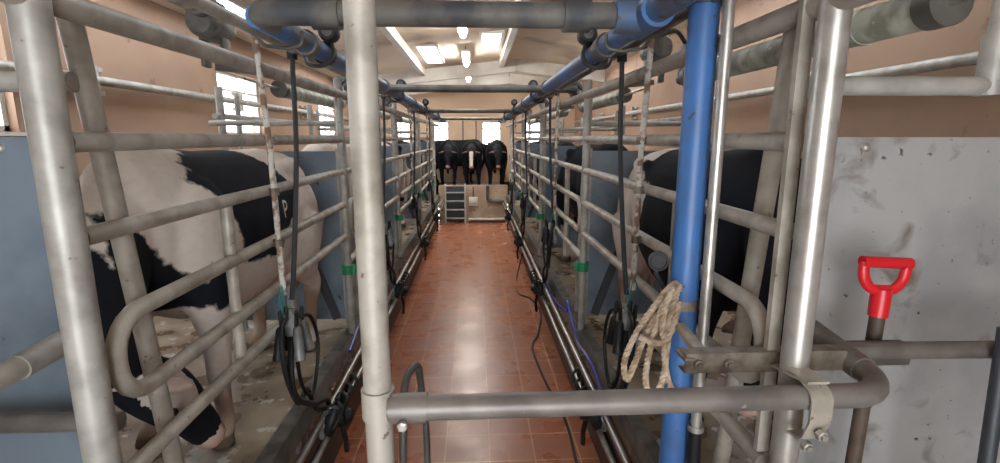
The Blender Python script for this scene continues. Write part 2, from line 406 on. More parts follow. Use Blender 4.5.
# rusty white cluster poles, and the black hanging hoses beside them
def pole(sx):
    x = sx * (RX - .045)
    t = thing('hook_pole', (x, 2.54, .7), 'rusty white pole hung at the first stall from the handrail, ' + SIDE[sx], 'pole', 'rusty white hook poles')
    MB().tube([(x, 2.36, 2.02), (x, 2.43, 1.5), (x, 2.45, .78)], .0145, 10).build('shaft', M['rustwhite'], t)
    for z in (1.54, 1.30, 1.05): MB().lathe((x, 2.437, z - .02), (0, 0, 1), [(0, .015), (0, .024), (.035, .024), (.035, .015)], 10).bar((x, 2.437, z), (sx * (RX - .02), 2.437, z), .02, .03).build('clip', M['rust'], t)
    b = MB()
    for k in range(6):
        a = random.uniform(-.05, .05); c = random.uniform(-.04, .04)
        b.tube(spline([(x, 2.45, .86), (x + c * .5, 2.45 + a * .7, .80), (x + c, 2.45 + a, .74 - random.uniform(0, .05)), (x + c * .3, 2.46 + a * .3, .67)], 5), .0024, 6)
    o = b.build('cord', M['cord'], t); o['label'] = 'teal plastic cords knotted at the foot of the pole'
    for i in range(1, NST): dup(t, (0, PITCH * i, 0), 'rusty white pole hung at the %s stall from the handrail, %s' % (ORD[i], SIDE[sx]))
    t = thing('drop_hose', (x, 2.8, .7), 'straight black drop hose at the first stall from the handrail, ' + SIDE[sx], 'hose', 'black drop hoses')
    MB().tube(spline([(x - sx * .02, 2.76, 1.98), (x - sx * .02, 2.72, 1.5), (x - sx * .01, 2.62, 1.0), (x, 2.55, .72)], 6), .0135, 10).build('hose', M['rubber_grey'], t)
    MB().lathe((x - sx * .02, 2.76, 1.95), (0, 0, 1), [(0, .015), (0, .026), (.06, .026), (.06, .012)], 10).build('hose_fitting', M['rubber'], t)
    for i in range(1, NST): dup(t, (0, PITCH * i, 0), 'straight black drop hose at the %s stall from the handrail, %s' % (ORD[i], SIDE[sx]))
for s in (-1, 1): pole(s)

# milking clusters
def cluster(sx):
    x = sx * (RX - .10); c = Vector((x, 2.38, .64))
    t = thing('milking_cluster', c, 'black milking cluster hanging at the first stall from the handrail, ' + SIDE[sx], 'milking cluster', 'milking clusters along the pit')
    MB().lathe(c + Vector((0, 0, -.05)), (0, 0, 1), [(0, .02), (.01, .036), (.05, .046), (.08, .042), (.10, .026), (.11, .012), (.14, .012)], 18).build('claw', M['dirty_grey'], t)
    for k in range(4):
        a = PI / 4 + k * PI / 2; d = Vector((math.cos(a), math.sin(a), 0)); p = c + d * .035 + Vector((0, 0, .03))
        cup = MB().lathe(p + d * .02 + Vector((0, 0, -.02)), (d.x * .12, d.y * .3, -1), [(0, .014), (.015, .022), (.12, .023), (.14, .026), (.16, .026), (.165, .016)], 12).build('teat_cup', M['rubber'] if k % 3 else M['dirty_grey'], t)
        sh = MB().tube(spline([c + d * .04, p + Vector((0, 0, .06)) + d * .02, p + d * .02 + Vector((0, 0, -.01))], 5), .008, 8).build('short_tube', M['rubber'], cup); sh.location = (0, 0, 0)
    k = sx
    MB().tube(spline([c + Vector((0, 0, -.03)), c + Vector((-k * .02, -.11, -.16)), c + Vector((-k * .03, -.1, -.32)), c + Vector((-k * .05, .06, -.45)), (sx * .84, 2.86, -.02), (sx * .85, 2.93, -.16)], 7), .0155, 10).build('milk_hose', M['rubber'], t)
    MB().tube(spline([c + Vector((0, .03, .02)), c + Vector((-k * .02, .2, -.02)), c + Vector((-k * .02, .3, -.22)), c + Vector((-k * .02, .17, -.44)), c + Vector((-k * .02, .02, -.33)), c + Vector((-k * .02, -.03, -.1)), c + Vector((0, 0, .06))], 7), .010, 8).build('pulse_tube', M['rubber'], t)
    MB().tube(spline([c + Vector((k * .02, .01, .05)), c + Vector((0, -.14, .02)), c + Vector((-k * .02, -.17, -.18)), c + Vector((-k * .01, -.02, -.40)), c + Vector((k * .01, .16, -.42)), c + Vector((k * .01, .30, -.62)), (sx * .83, 2.98, -.12)], 7), .013, 8).build('milk_hose', M['rubber'], t)
    for i in range(1, NST): dup(t, (0, PITCH * i, 0), 'black milking cluster hanging at the %s stall from the handrail, %s' % (ORD[i], SIDE[sx]))
    # valve set on the pit wall, feeding the wash lines
    v = Vector((sx * .82, 2.9, -.16))
    t = thing('milk_valve', v, 'black valve and hoses on pit wall below the first stall, ' + SIDE[sx], 'valve', 'milk valves on the pit walls')
    b = MB(); b.lathe(v + Vector((-sx * .03, 0, 0)), (-sx, 0, .2), [(-.04, .04), (0, .065), (.02, .07), (.05, .065), (.06, .045), (.09, .03)], 14)
    b.lathe(v + Vector((0, .12, .03)), (0, 1, 0), [(-.05, .03), (-.03, .05), (.04, .05), (.08, .03)], 12)
    b.lathe(v + Vector((-sx * .03, -.14, .05)), (-.3 * sx, 0, 1), [(-.09, .03), (-.05, .042), (.03, .042), (.05, .028), (.1, .02)], 12)
    b.build('valve_body', M['rubber'], t)
    b = MB(); b.lathe(v + Vector((-sx * .02, -.1, .02)), (0, 0, 1), [(-.08, .014), (-.05, .026), (.04, .026), (.06, .018), (.1, .014)], 12); b.box(v + Vector((.02 * sx, 0, 0)), (.05, .34, .1), None, .01)
    b.build('bracket', M['dirty_grey'], t)
    for j in range(4):
        q = v + Vector((-sx * .05, -.20 + .12 * j, .04))
        MB().tube(spline([q, q + Vector((-sx * .05, .05, .09)), q + Vector((0, .12, .1)), q + Vector((sx * .02, .16, 0))], 6), .011, 8).build('hose', M['rubber'], t)
    MB().tube([v + Vector((-sx * .03, .02, 0)), v + Vector((-sx * .06, .02, -.16)), v + Vector((-sx * .04, .1, -.3))], .016, 8, fillet=.05).build('drain_tube', M['rubber'], t)
    for i in range(1, NST): dup(t, (0, PITCH * i, 0), 'black valve and hoses on pit wall below the %s stall, %s' % (ORD[i], SIDE[sx]))
for s in (-1, 1): cluster(s)

# stainless wash lines and hoses along the pit walls
for s in (-1, 1):
    for j, (dx, z, r) in enumerate(((.085, -.10, .019), (.115, -.20, .017))):
        x = s * (RX - dx)
        t = thing('wash_line', (x, 1.3, z), '%s stainless wash pipe along the pit wall %s' % (('upper', 'lower')[j], SIDE[s]), 'pipe', 'stainless wash pipes')
        MB().tube([(x, 1.3, z), (x, YEND - .15, z)], r, 12).build('pipe', M['stainless'], t)
        for i in range(8): MB().box((s * (RX - dx / 2 + .0), 2.0 + 1.55 * i, z), (dx, .02, .03)).build('pipe_bracket', M['dirty_grey'], t, smooth=False)
    x = s * (RX - .055)
    o = MB().tube(spline([(x, 1.5 + .45 * i, -.30 - .03 * math.sin(i * 1.9)) for i in range(27)], 4), .013, 8).build('wash_hose', M['rubber'])
    tag(o, 'black rubber hose sagging below the wash pipes %s' % SIDE[s], 'hose')
o = MB().tube(spline([(.86, 2.0, -.05), (.84, 2.5, -.12), (.87, 3.0, -.02), (.855, 3.3, .03), (.87, 3.7, -.03), (.86, 4.1, .16), (.885, 4.25, .02), (.86, 4.9, -.06), (.865, 5.6, -.03)], 7), .011, 8).build('blue_hose', M['bluehose'])
tag(o, 'violet blue thin hose looping along the kerb by the rope', 'hose')
o = MB().tube(spline([(-.86, 3.5, .01), (-.875, 3.9, .05), (-.86, 4.3, -.02), (-.865, 5.2, .02)], 7), .011, 8).build('blue_hose', M['bluehose'])
tag(o, 'short violet blue hose on the kerb behind the upright handrail post', 'hose')
o = MB().tube(spline([(.84, 8.0, -.3), (.74, 7.95, -.73), (.70, 7.2, -.738), (.86, 6.9, -.738), (.92, 6.3, -.738), (.80, 5.6, -.738), (.69, 5.2, -.738), (.72, 4.5, -.738), (.80, 3.7, -.738), (.78, 3.0, -.738), (.84, 2.2, -.738)], 8), .011, 8).build('floor_cable', M['rubber'])
tag(o, 'black cable trailing over the red tiles', 'cable')

# ------------------------------------------------------------------ overhead pipework
for s in (-1, 1):
    o = MB().tube([(s * RX, .6, 1.87), (s * RX, YEND, 1.87)], .033, 12).build('overhead_rail', M['galv'])
    tag(o, 'thick galvanised top rail over the stalls %s' % SIDE[s], 'rail')
    o = MB().tube([(s * .85, .7, 2.0), (s * .85, YEND, 2.0)], .024, 12).build('air_pipe', M['galv_dark'] if s > 0 else M['galv'])
    tag(o, 'thin grey air pipe beside the blue milk pipe %s' % SIDE[s], 'pipe')
    # milk pipeline
    t = thing('milk_pipeline', (s * .73, 1.95, 2.0), 'long overhead blue pipeline %s' % SIDE[s], 'pipeline', 'blue overhead pipelines')
    ya = .7 if s > 0 else 2.03
    MB().tube([(s * .73, ya, 2.0), (s * .73, YEND - .2, 2.0)], .048, 16).build('pipe', M['blue_dirty'], t)
    for i in range(6):
        yy = 2.55 + i * 2.05
        MB().lathe((s * .73, yy, 2.0), (0, 1, 0), [(0, .05), (0, .06), (.07, .06), (.07, .05)], 16).build('coupling', M['grey_pvc'], t)
    for i in range(5):
        yy = 2.3 + i * 2.61
        MB().tube([(s * .66, yy, 2.0), (s * .66, yy, 1.94), (s * .73, yy, 1.93), (s * .82, yy, 1.94), (s * .87, yy, 2.0), (s * .85, yy, 2.04)], .008, 8, fillet=.03).build('pipe_hanger', M['galv_dark'], t)
    # pulsators that sit on the pipe
    for i in range(NST):
        yy = 2.84 + PITCH * i
        p = thing('pulsator', (s * .70, yy, 2.08), 'round black pulsator above the %s stall from the handrail, %s' % (ORD[i], SIDE[s]), 'pulsator', 'pulsators on the blue pipes')
        MB().lathe((s * .69, yy - .05, 2.10), (0, 1, 0), [(0, .02), (0, .042), (.02, .052), (.08, .052), (.1, .04), (.12, .025)], 16).build('housing', M['rubber_grey'], p)
        MB().lathe((s * .69, yy - .055, 2.10), (0, 1, 0), [(0, .005), (0, .028), (.006, .028)], 14).build('cap', M['dirty_grey'], p)
        MB().tube(spline([(s * .69, yy + .02, 2.06), (s * .66, yy - .05, 1.98), (s * .70, yy - .10, 1.92), (s * .79, yy - .06, 1.93), (s * .83, yy + .02, 1.99)], 6), .011, 8).build('hose', M['rubber_grey'], p)
        b = MB().lathe((s * .73, yy + .03, 2.0), (0, 1, 0), [(0, .05), (0, .062), (.03, .062), (.03, .05)], 16)
        b.build('clamp', M['rubber'], p)
# rubber fittings under the cross pipe
t = thing('cross_pipe', (0, 1.97, 2.0), 'thick dusty grey pipe crossing overhead between the two blue pipelines', 'pipe')
MB().tube([(-.715, 2.12, 2.0), (-.715, 1.97, 2.0), (.66, 1.97, 2.0)], .047, 18, fillet=.09).build('pipe', M['grey_pvc'], t)
for xx in (-.46, .46): MB().lathe((xx, 1.97, 2.0), (1, 0, 0), [(-.05, .052), (-.05, .06), (.05, .06), (.05, .052)], 18).build('coupling', M['grey_pvc'], t)
tee = MB(); tee.lathe((.73, 1.97, 2.0), (0, 1, 0), [(-.12, .05), (-.12, .063), (.12, .063), (.12, .05)], 18).lathe((.60, 1.97, 2.0), (1, 0, 0), [(0, .05), (0, .062), (.1, .062)], 18)
tee.build('tee_fitting', M['blue_dirty'], t)
for i, (yy, r) in enumerate(((4.65, .034), (8.4, .034), (11.7, .034))):
    o = MB().tube([(-1.0, yy, 1.985), (1.0, yy, 1.985)], r, 10).build('cross_bar', M['galv_dark'])
    tag(o, ['dark steel bar across the pit overhead, first behind the thick grey pipe', 'dark steel bar across the pit overhead, second behind the grey pipe', 'dark steel bar across the pit overhead, last before the end wall'][i], 'bar', 'overhead cross bars')

# gate cylinders over the stalls
for s in (-1, 1):
    for i in range(NST):
        y = (1.22 if s > 0 else .85) + PITCH * i; x = s * 1.2; z = 1.865
        if s < 0 and i == 0: x, z, y = -1.12, 2.13, .95
        t = thing('gate_cylinder', (x, y, z), 'green grey gate cylinder above the %s stall from the handrail, %s' % (ORD[i], SIDE[s]), 'cylinder', 'gate cylinders above the stalls')
        r = .05
        MB().lathe((x, y, z), (0, 1, 0), [(.03, r * .9), (.03, r), (.24, r), (.24, r * 1.06), (.26, r * 1.06), (.26, r), (1.4, r), (1.4, r * .9)], 18).build('barrel', M['green_tube'], t)
        MB().lathe((x, y, z), (0, 1, 0), [(-.02, .02), (-.02, r * 1.1), (.035, r * 1.1), (.035, r * .9)], 18).build('end_cap', M['galv_dark'], t)
        MB().tube([(x, y - .02, z), (x, y - .5, z + .01)], .009, 8).build('piston_rod', M['stainless'], t)
        b = MB(); b.lathe((x, y + 1.4, z), (0, 1, 0), [(0, r), (0, r * 1.15), (.05, r * 1.15), (.05, .03), (.16, .03)], 16); b.box((x, y + 1.5, z + .09), (.06, .10, .16), None, .012)
        b.build('valve_block', M['dirty_grey'], t)
        MB().tube(spline([(x, y + 1.5, z + .16), (x - s * .1, y + 1.42, z + .22), (x - s * .24, y + 1.3, z + .16), (x - s * .33, y + 1.2, z + .1)], 6), .011, 8).build('air_hose', M['rubber_grey'], t)
    for i in range(NST):
        y = 2.72 + PITCH * i if s < 0 else 3.3 + PITCH * i
        x = s * 1.22; z = 2.10
        t = thing('gate_motor', (x, y, z), 'grey gate motor mounted over the %s stall from the handrail, %s' % (ORD[i], SIDE[s]), 'motor', 'gate motors above the stalls')
        MB().lathe((x, y - .16, z), (0, 1, 0), [(0, .03), (0, .06), (.03, .075), (.08, .08), (.2, .08), (.24, .06), (.3, .04)], 18).build('motor_body', M['dirty_grey'], t)
        b = MB().box((x - s * .05, y - .02, z - .13), (.02, .07, .14), None, .004).box((x + s * .05, y - .02, z - .13), (.02, .07, .14), None, .004).bar((x, y - .02, z - .2), (s * RX, y - .02, 1.87), .05, .03)
        b.build('motor_bracket', M['galv_dark'], t)
        MB().box((x - s * .0, y + .02, z + .09), (.07, .09, .05), None, .01).build('terminal_box', M['rubber_grey'], t)

# back-of-stall fences and the long wall pipes
for s in (-1, 1):
    t = thing('back_fence', (s * 1.95, 4.0, 0), 'pale tube fence along the back of the stalls %s' % SIDE[s], 'fence', 'fences at the back of the stalls')
    for z in (.55, 1.0, 1.72): MB().tube([(s * 1.95, 4.1, z), (s * 1.95, 13.2, z)], .024, 10).build('rail', M['galv_pale'], t)
    for i in range(5):
        yy = 4.2 + PITCH * i * .85
        MB().tube([(s * 1.95, yy, 0), (s * 1.95, yy, 1.95)], .03, 10).build('post', M['galv_pale'], t)
        MB().tube([(s * 1.95, yy + .3, 1.0), (s * 1.95, yy + .3, 1.9)], .022, 10).build('upright', M['galv_pale'], t)
    t = thing('wall_pipe', (s * (WX - .08), 1.0, 2.09), 'long pale pipe clipped to the peach wall %s' % SIDE[s], 'pipe', 'pipes along the side walls')
    MB().tube([(s * (WX - .08), .5, 2.09), (s * (WX - .08), 17.5, 2.09)], .045, 12).build('pipe', M['galv_pale'], t)
    for k in range(5):
        yy = 5.1 + 3.0 * (k - 1)
        b = MB()
        for z in (2.20, 1.98): b.box((s * (WX - .03), yy, z), (.04, .34, .05), None, .008)
        b.box((s * (WX - .06), yy, 2.09), (.1, .05, .26), None, .006)
        b.build('pipe_clip', M['galv_pale'], t)

# divider doors between the stalls
for s in (-1, 1):
    for i in range(NST):
        y = 3.97 + PITCH * i
        t = thing('stall_divider', (s * .98, y, 0), 'blue grey sheet divider behind the %s stall from the handrail, %s' % (ORD[i], SIDE[s]), 'divider', 'sheet dividers between the stalls')
        MB().box((s * 1.40, y, .77), (.82, .012, 1.36)).build('panel', M['sheet_blue'], t, smooth=False)
        b = MB()
        b.bar((s * 1.0, y - .02, .12), (s * 1.78, y - .02, 1.40), .02, .06) if False else b.bar((s * 1.06, y - .025, .1), (s * 1.5, y - .025, 1.40), .035, .06)
        b.build('diagonal_brace', M['brace_dark'], t)
        for xx in (.985, 1.81): MB().box((s * xx, y, .74), (.03, .03, 1.46)).build('edge_frame', M['galv_pale'], t, smooth=False)
        MB().tube([(s * .97, y, 1.66), (s * 1.93, y, 1.66)], .02, 10).build('top_rail', M['galv_pale'], t)

# ------------------------------------------------------------------ foreground at the pit head
def post_big():
    o = thing('corner_post', (-RX, 1.26, 0), 'thick pale grey corner post at the pit head, across from the blue downpipe', 'post')
    MB().tube([(-RX, 1.26, .012), (-RX, 1.26, 2.4)], .041, 20).build('post', M['galv_pale'], o)
    MB().box((-RX, 1.26, .006), (.2, .2, .012)).build('base_plate', M['galv_dark'], o, smooth=False)
    o = thing('corner_post', (RX, 1.215, 0), 'shiny steel corner post clamped to the handrail beside the shovel', 'post')
    MB().tube([(RX, 1.215, .012), (RX, 1.215, 2.4)], .035, 20).build('post', M['steel'], o)
    MB().box((RX - .02, 1.29, 1.3), (.035, .02, 1.3)).build('flat_bar', M['galv'], o, smooth=False)
    MB().box((RX, 1.23, .006), (.18, .18, .012)).build('base_plate', M['galv_dark'], o, smooth=False)
    o = thing('upright_post', (-.17, 1.17, -.2), 'tall galvanised tube post standing in the middle of the pit head, carrying the handrail', 'post')
    MB().tube([(-.17, 1.17, -.75), (-.17, 1.17, 2.5)], .0345, 20).build('post', M['galv'], o)
    MB().lathe((-.17, 1.17, .86), (0, 0, 1), [(0, .034), (0, .041), (.075, .041), (.075, .034)], 20).build('sleeve', M['galv'], o)
post_big()

# handrail with elbow
t = thing('handrail', (-.13, 1.13, .9), 'galvanised handrail across the pit head, bent back at its elbow by the shovel', 'handrail')
MB().tube([(-.14, 1.145, .893), (1.135, 1.12, .912), (1.165, 1.56, .95)], .031, 18, fillet=.11).build('rail', M['galv_worn'], t)
b = MB(); b.lathe((-.135, 1.145, .893), (1, 0, .012), [(0, .031), (0, .037), (.09, .037), (.09, .031)], 18)
b.build('collar', M['galv_worn'], t)
b = MB().lathe((1.142, 1.235, .9215), (.04, 1, .09), [(0, .031), (0, .0365), (.33, .0365), (.33, .031)], 18)
b.build('socket', M['galv_worn'], t)
b = MB().lathe((-.10, 1.1, .875), (0, -1, 0), [(0, .008), (0, .013), (.012, .013), (.014, .008)], 6)
b.build('bolt', M['steel'], t, smooth=False)
# clamp that ties the handrail to the shiny post
t = thing('pipe_clamp', (.93, 1.16, .9), 'flat steel pipe clamp holding the handrail to the shiny corner post', 'clamp')
b = MB()
pts = [(RX - .01, 1.26, .93), (RX - .01, 1.13, .95), (RX - .01, 1.085, .93), (RX - .01, 1.085, .86), (RX - .01, 1.11, .80), (RX - .01, 1.16, .79)]
P = fil([Vector(p) for p in pts], .03, 5)
for a_, c_ in zip(P, P[1:]):
    b.bar(a_, c_ + (c_ - a_) * .1, .055, .006)
b.box((RX - .01, 1.15, .955), (.055, .09, .006), None)
b.build('band', M['galv'], t, smooth=False)
for z, yy in ((.835, 1.08), (.775, 1.125)):
    MB().lathe((RX - .01, yy, z), (0, -1, -.1), [(0, .014), (.014, .014), (.015, .009), (.022, .009)], 6).build('bolt', M['steel'], t, smooth=False)

# crosswise channel + rail
t = thing('cross_channel', (.68, 1.28, .93), 'rusty steel channel running from the bright thin pipe to the elbow', 'channel')
b = MB(); z = .935
b.box((.885, 1.27, z), (.46, .006, .055)); b.box((.885, 1.29, z + .026), (.46, .045, .006)); b.box((.885, 1.29, z - .026), (.46, .045, .006))
b.build('web', M['rust'], t, smooth=False)
b = MB().box((.665, 1.295, z + .012), (.03, .07, .012), None, .003); b.build('end_plate', M['rust'], t)
for xx in (.69, .775): MB().lathe((xx, 1.267, z), (0, -1, 0), [(0, .014), (.01, .014), (.011, .008), (.02, .008)], 6).build('bolt', M['rust'], t, smooth=False)
o = MB().tube([(.73, 1.3, .93), (.79, 1.62, .90)], .02, 12).build('stub_pipe', M['galv']); o.parent = t; o.location = -t.location; 
t = thing('side_rail', (1.2, 1.3, .93), 'horizontal grey tube rail passing in front of the shovel shaft', 'rail')
MB().tube([(1.16, 1.33, .935), (2.4, 1.30, .935)], .026, 14).build('rail', M['galv_worn'], t)
MB().box((1.25, 1.335, .925), (.2, .05, .065), None, .008).build('joint_plate', M['galv_dark'], t)

# galvanised sheet panels either side of the pit head
for s in (-1, 1):
    t = thing('sheet_panel', (s * 1.25, 1.6, 0), ('stained galvanised sheet panel behind the shovel', 'blue grey sheet panel behind the thick pale corner post')[s < 0], 'panel', 'sheet panels at the pit head')
    MB().box((s * 2.15, 1.62, .78), (1.8, .03, 1.545)).build('sheet', M['sheet'] if s > 0 else M['sheet_blue'], t, smooth=False)
    for xx, zz in ((1.36, 1.52), (1.36, .25), (2.2, 1.52)): MB().lathe((s * xx, 1.606, zz), (0, -1, 0), [(0, .016), (.004, .015), (.01, .009), (.011, .004)], 12).build('bolt_head', M['steel'], t)
    t = thing('upper_rail', (s * 1.0, 1.45, 1.72), 'pale horizontal tube rail above the sheet panel, %s' % SIDE[s], 'rail', 'rails above the sheet panels')
    MB().tube([(s * .98, 1.42, 1.695), (s * 2.6, 1.42, 1.70)], .027, 14).build('rail', M['galv_pale'], t)
    MB().lathe((s * 1.555, 1.42, 1.67), (0, 0, 1), [(0, .026), (0, .034), (.17, .034), (.17, .026)], 16).build('tee_socket', M['galv_pale'], t)
    MB().tube([(s * 1.555, 1.42, 1.72), (s * 1.56, 1.42, 1.95)], .026, 14).build('upright', M['galv_pale'], t)
# tubes beside the near left corner
t = thing('entry_rail', (-1.16, 1.2, .93), 'bent entry tube rail beside the thick pale corner post', 'rail')
MB().tube([(-1.16, 1.56, .95), (-1.16, 1.0, .93), (-1.16, 1.0, .70), (-2.2, 1.0, .70)], .031, 14, fillet=.06).build('rail', M['galv'], t)
MB().tube([(-1.05, 1.50, .67), (-2.4, 1.50, .68)], .03, 14).build('cross_rail', M['galv_worn'], t)
MB().lathe((-1.16, 1.32, .94), (0, 1, .05), [(0, .031), (0, .036), (.2, .036), (.2, .031)], 16).build('socket', M['galv_pale'], t)

# shovel leaning on the panel
def shovel():
    t = thing('shovel', (1.24, 1.45, 0), 'shovel with a red D handle leaning on the stained sheet panel', 'shovel')
    a = Vector((1.25, 1.36, .12)); h = Vector((1.305, 1.40, 1.06))
    MB().tube([a, h], [.022, .021], 14).build('shaft', M['wood_dark'], t)
    d = (h - a).normalized(); x = Vector((1, 0, 0)); x = (x - d * x.dot(d)).normalized()
    b = MB()
    b.lathe(h - d * .045, d, [(0, .022), (0, .027), (.07, .028), (.085, .026), (.085, .015)], 16)
    k0 = h + d * .022
    for s in (-1, 1):
        b.tube(spline([k0 + x * s * .0 + d * .015, k0 + x * s * .034 + d * .018, k0 + x * s * .058 + d * .042, k0 + x * s * .066 + d * .07, k0 + x * s * .066 + d * .10], 6), [(.013, .016)] * 25, 12)
    b.tube([k0 - x * .076 + d * .10, k0 + x * .076 + d * .10], .0175, 14)
    b.build('handle', M['red'], t)
    b = MB(); bm = b.bm; n = Vector((0, -1, 0)); q = []
    bl = [(-.12, .16), (-.13, .0), (-.06, -.12), (0, -.15), (.06, -.12), (.13, 0), (.12, .16)]
    for off in (.0, .006):
        q.append([bm.verts.new(Vector((1.25 + u, 1.36 + off - .03 * (1 - (u / .13) ** 2) , .16 + v))) for u, v in bl])
    for fa in (q[0], q[1][::-1]): bm.faces.new(fa)
    for i in range(7): bm.faces.new((q[0][i], q[0][(i + 1) % 7], q[1][(i + 1) % 7], q[1][i]))
    b.build('blade', M['dirty_grey'], t)
shovel()
o = MB().tube([(1.575, 1.27, 1.02), (1.52, 1.18, .01)], .02, 12).build('leaning_bar', M['brace_dark'])
tag(o, 'dark bar leaning against the grey side rail beyond the shovel', 'bar')

# blue downpipe
t = thing('blue_downpipe', (.845, 1.72, -.5), 'upright blue pipe with a dark strap beside the hanging rope', 'pipe')
MB().tube([(.83, 1.70, -.7), (.835, 1.72, 1.3), (.845, 1.735, 2.25)], .05, 20).build('pipe', M['blue'], t)
b = MB().lathe((.835, 1.72, .94), (0, 0, 1), [(0, .05), (0, .055), (.035, .055), (.035, .05)], 20); b.box((.775, 1.68, .957), (.04, .03, .05), None, .004)
b.build('strap', M['rust'], t)
MB().lathe((.842, 1.73, 1.98), (0, 0, 1), [(0, .05), (0, .058), (.1, .058), (.1, .05)], 20).build('coupling', M['grey_pvc'], t)
t = thing('steel_downpipe', (.895, 1.62, .4), 'bright thin steel pipe right beside the blue upright pipe', 'pipe')
MB().tube([(.875, 1.63, .48), (.875, 1.63, 2.3)], .019, 16).build('pipe', M['steel'], t)
MB().tube(spline([(.875, 1.63, .52), (.875, 1.63, .40), (.88, 1.62, .2), (.86, 1.6, -.1), (.87, 1.7, -.5)], 6), .024, 12).build('hose_end', M['rubber'], t)
MB().lathe((.875, 1.63, .50), (0, 0, 1), [(0, .024), (0, .029), (.02, .029), (.02, .024)], 14).build('hose_clip', M['steel'], t)

# gauge and rope by the blue pipe
t = thing('vacuum_gauge', (.76, 1.78, 1.09), 'round black gauge on a stalk above the hanging rope', 'gauge')
MB().lathe((.76, 1.80, 1.10), (-.25, -1, 0), [(0, .02), (0, .03), (.01, .036), (.035, .036), (.035, .03), (.03, .028)], 18).build('case', M['rubber'], t)
MB().tube([(.762, 1.81, 1.10), (.765, 1.82, 1.04), (.80, 1.79, .97)], .009, 10).build('stalk', M['rubber_grey'], t)
MB().lathe((.752, 1.768, 1.10), (-.25, -1, 0), [(0, .004), (0, .026), (.002, .026)], 18).build('dial', M['rubber'], t)
def rope():
    t = thing('rope', (.76, 1.72, 1.03), 'looped tan rope hanging from the strap of the blue upright pipe', 'rope')
    def strand(path, name):
        P = spline(path, 14); b = MB(); n = len(P); L = 0
        tg = [(P[min(i + 1, n - 1)] - P[max(i - 1, 0)]).normalized() for i in range(n)]
        Ls = [0]
        for i in range(1, n): Ls.append(Ls[-1] + (P[i] - P[i - 1]).length)
        for k in range(3):
            Q = []
            u = tg[0].orthogonal().normalized()
            for i in range(n):
                u = (u - tg[i] * u.dot(tg[i])).normalized(); w = tg[i].cross(u); a = Ls[i] / .055 * 2 * PI + k * 2 * PI / 3
                Q.append(P[i] + (u * math.cos(a) + w * math.sin(a)) * .0058)
            b.tube(Q, .0065, 8)
        return b.build(name, M['rope'], t)
    y = 1.66; V = lambda x, z, dy=0: Vector((.79 + (x - .79) * 1.12 - .008, y + dy, z))
    strand([V(.80, 1.035, .03), V(.765, 1.03), V(.725, .97), V(.67, .87), V(.635, .76), V(.645, .69), V(.665, .74), V(.70, .86), V(.745, .95), V(.785, 1.01, .02)], 'rope_loop')
    strand([V(.81, 1.02, .02), V(.78, 1.045), V(.745, .98, -.02), V(.715, .85, -.02), V(.70, .72, -.02), V(.71, .655, -.02), V(.735, .64, -.02), V(.757, .70, -.02), V(.765, .83, -.02), V(.77, .93, -.01), V(.79, 1.0, .01)], 'rope_loop')
    strand([V(.80, 1.04, .01), V(.772, .98, -.03), V(.752, .85, -.03), V(.765, .72, -.03), V(.80, .63, -.02)], 'rope_end')
    strand([V(.79, 1.05, 0), V(.755, 1.02, -.04), V(.735, .93, -.045), V(.745, .86, -.045), V(.775, .90, -.03), V(.80, .98, 0)], 'rope_loop')
    o = MB().tube(spline([V(.67, .865, -.03), V(.715, .85, -.05), V(.76, .86, -.045)], 6), .012, 8).build('rope_tie', M['rope'], t)
rope()

# ladder handle in the pit
t = thing('grab_handle', (-.15, 1.45, -.7), 'inverted U grab handle of the pit steps, behind the handrail', 'handle')
MB().tube([(-.155, 1.40, -.75), (-.155, 1.42, .60), (-.150, 1.47, .815), (-.125, 1.62, .79), (-.115, 1.72, .5), (-.105, 1.74, -.75)], .0125, 12, fillet=.07).build('bar', M['galv_dark'], t)
for yy in (1.40, 1.74): MB().box((-.15 if yy < 1.5 else -.105, yy, -.745), (.08, .08, .01)).build('foot_plate', M['galv_dark'], t, smooth=False)

# ------------------------------------------------------------------ pit end: ladder, box, pipe, gate
t = thing('steel_ladder', (-.49, YEND - .12, ZP), 'small pale steel ladder leaning on the pit end wall', 'ladder')
for xx in (-.76, -.22): MB().tube([(xx, YEND - .26, ZP), (xx, YEND - .045, .26), (xx, YEND + .1, .29)], .028, 10, fillet=.05).build('side_rail', M['galv_pale'], t)
for k in range(4):
    q = (k + .6) / 4.4
    MB().box((-.49, YEND - .26 + .215 * q, ZP + 1.01 * q), (.52, .09, .035), None, .006).build('rung', M['galv_pale'], t)
MB().box((-.49, YEND - .025, -.24), (.5, .03, .96)).build('dark_backing', M['brace_dark'], t, smooth=False)  # dark sheet put in for the dark gaps behind the rungs
t = thing('switch_box', (.0, YEND - .05, -.17), 'small pale box on the pit end wall beside the ladder', 'box')
MB().box((0, YEND - .05, -.17), (.24, .1, .24), None, .012).build('case', M['white_box'], t)
MB().box((0, YEND - .105, -.15), (.18, .02, .15), None, .006).build('cover', M['white_box'], t)
MB().tube([(0, YEND - .03, -.05), (0, YEND - .03, .24)], .012, 8).build('conduit', M['rubber_grey'], t)
o = MB().tube([(.40, YEND - .06, .27), (.40, YEND - .06, -.16), (.86, YEND - .06, -.18)], .045, 12, fillet=.09).build('drain_pipe', M['galv_dark'])
tag(o, 'dark elbow pipe on the pit end wall near the stall railings', 'pipe')
o = MB().box((.36, YEND - .1, -.66), (1.0, .16, .05), None, .01).build('end_step', M['white_box']); tag(o, 'pale ledge along the foot of the pit end wall', 'ledge')
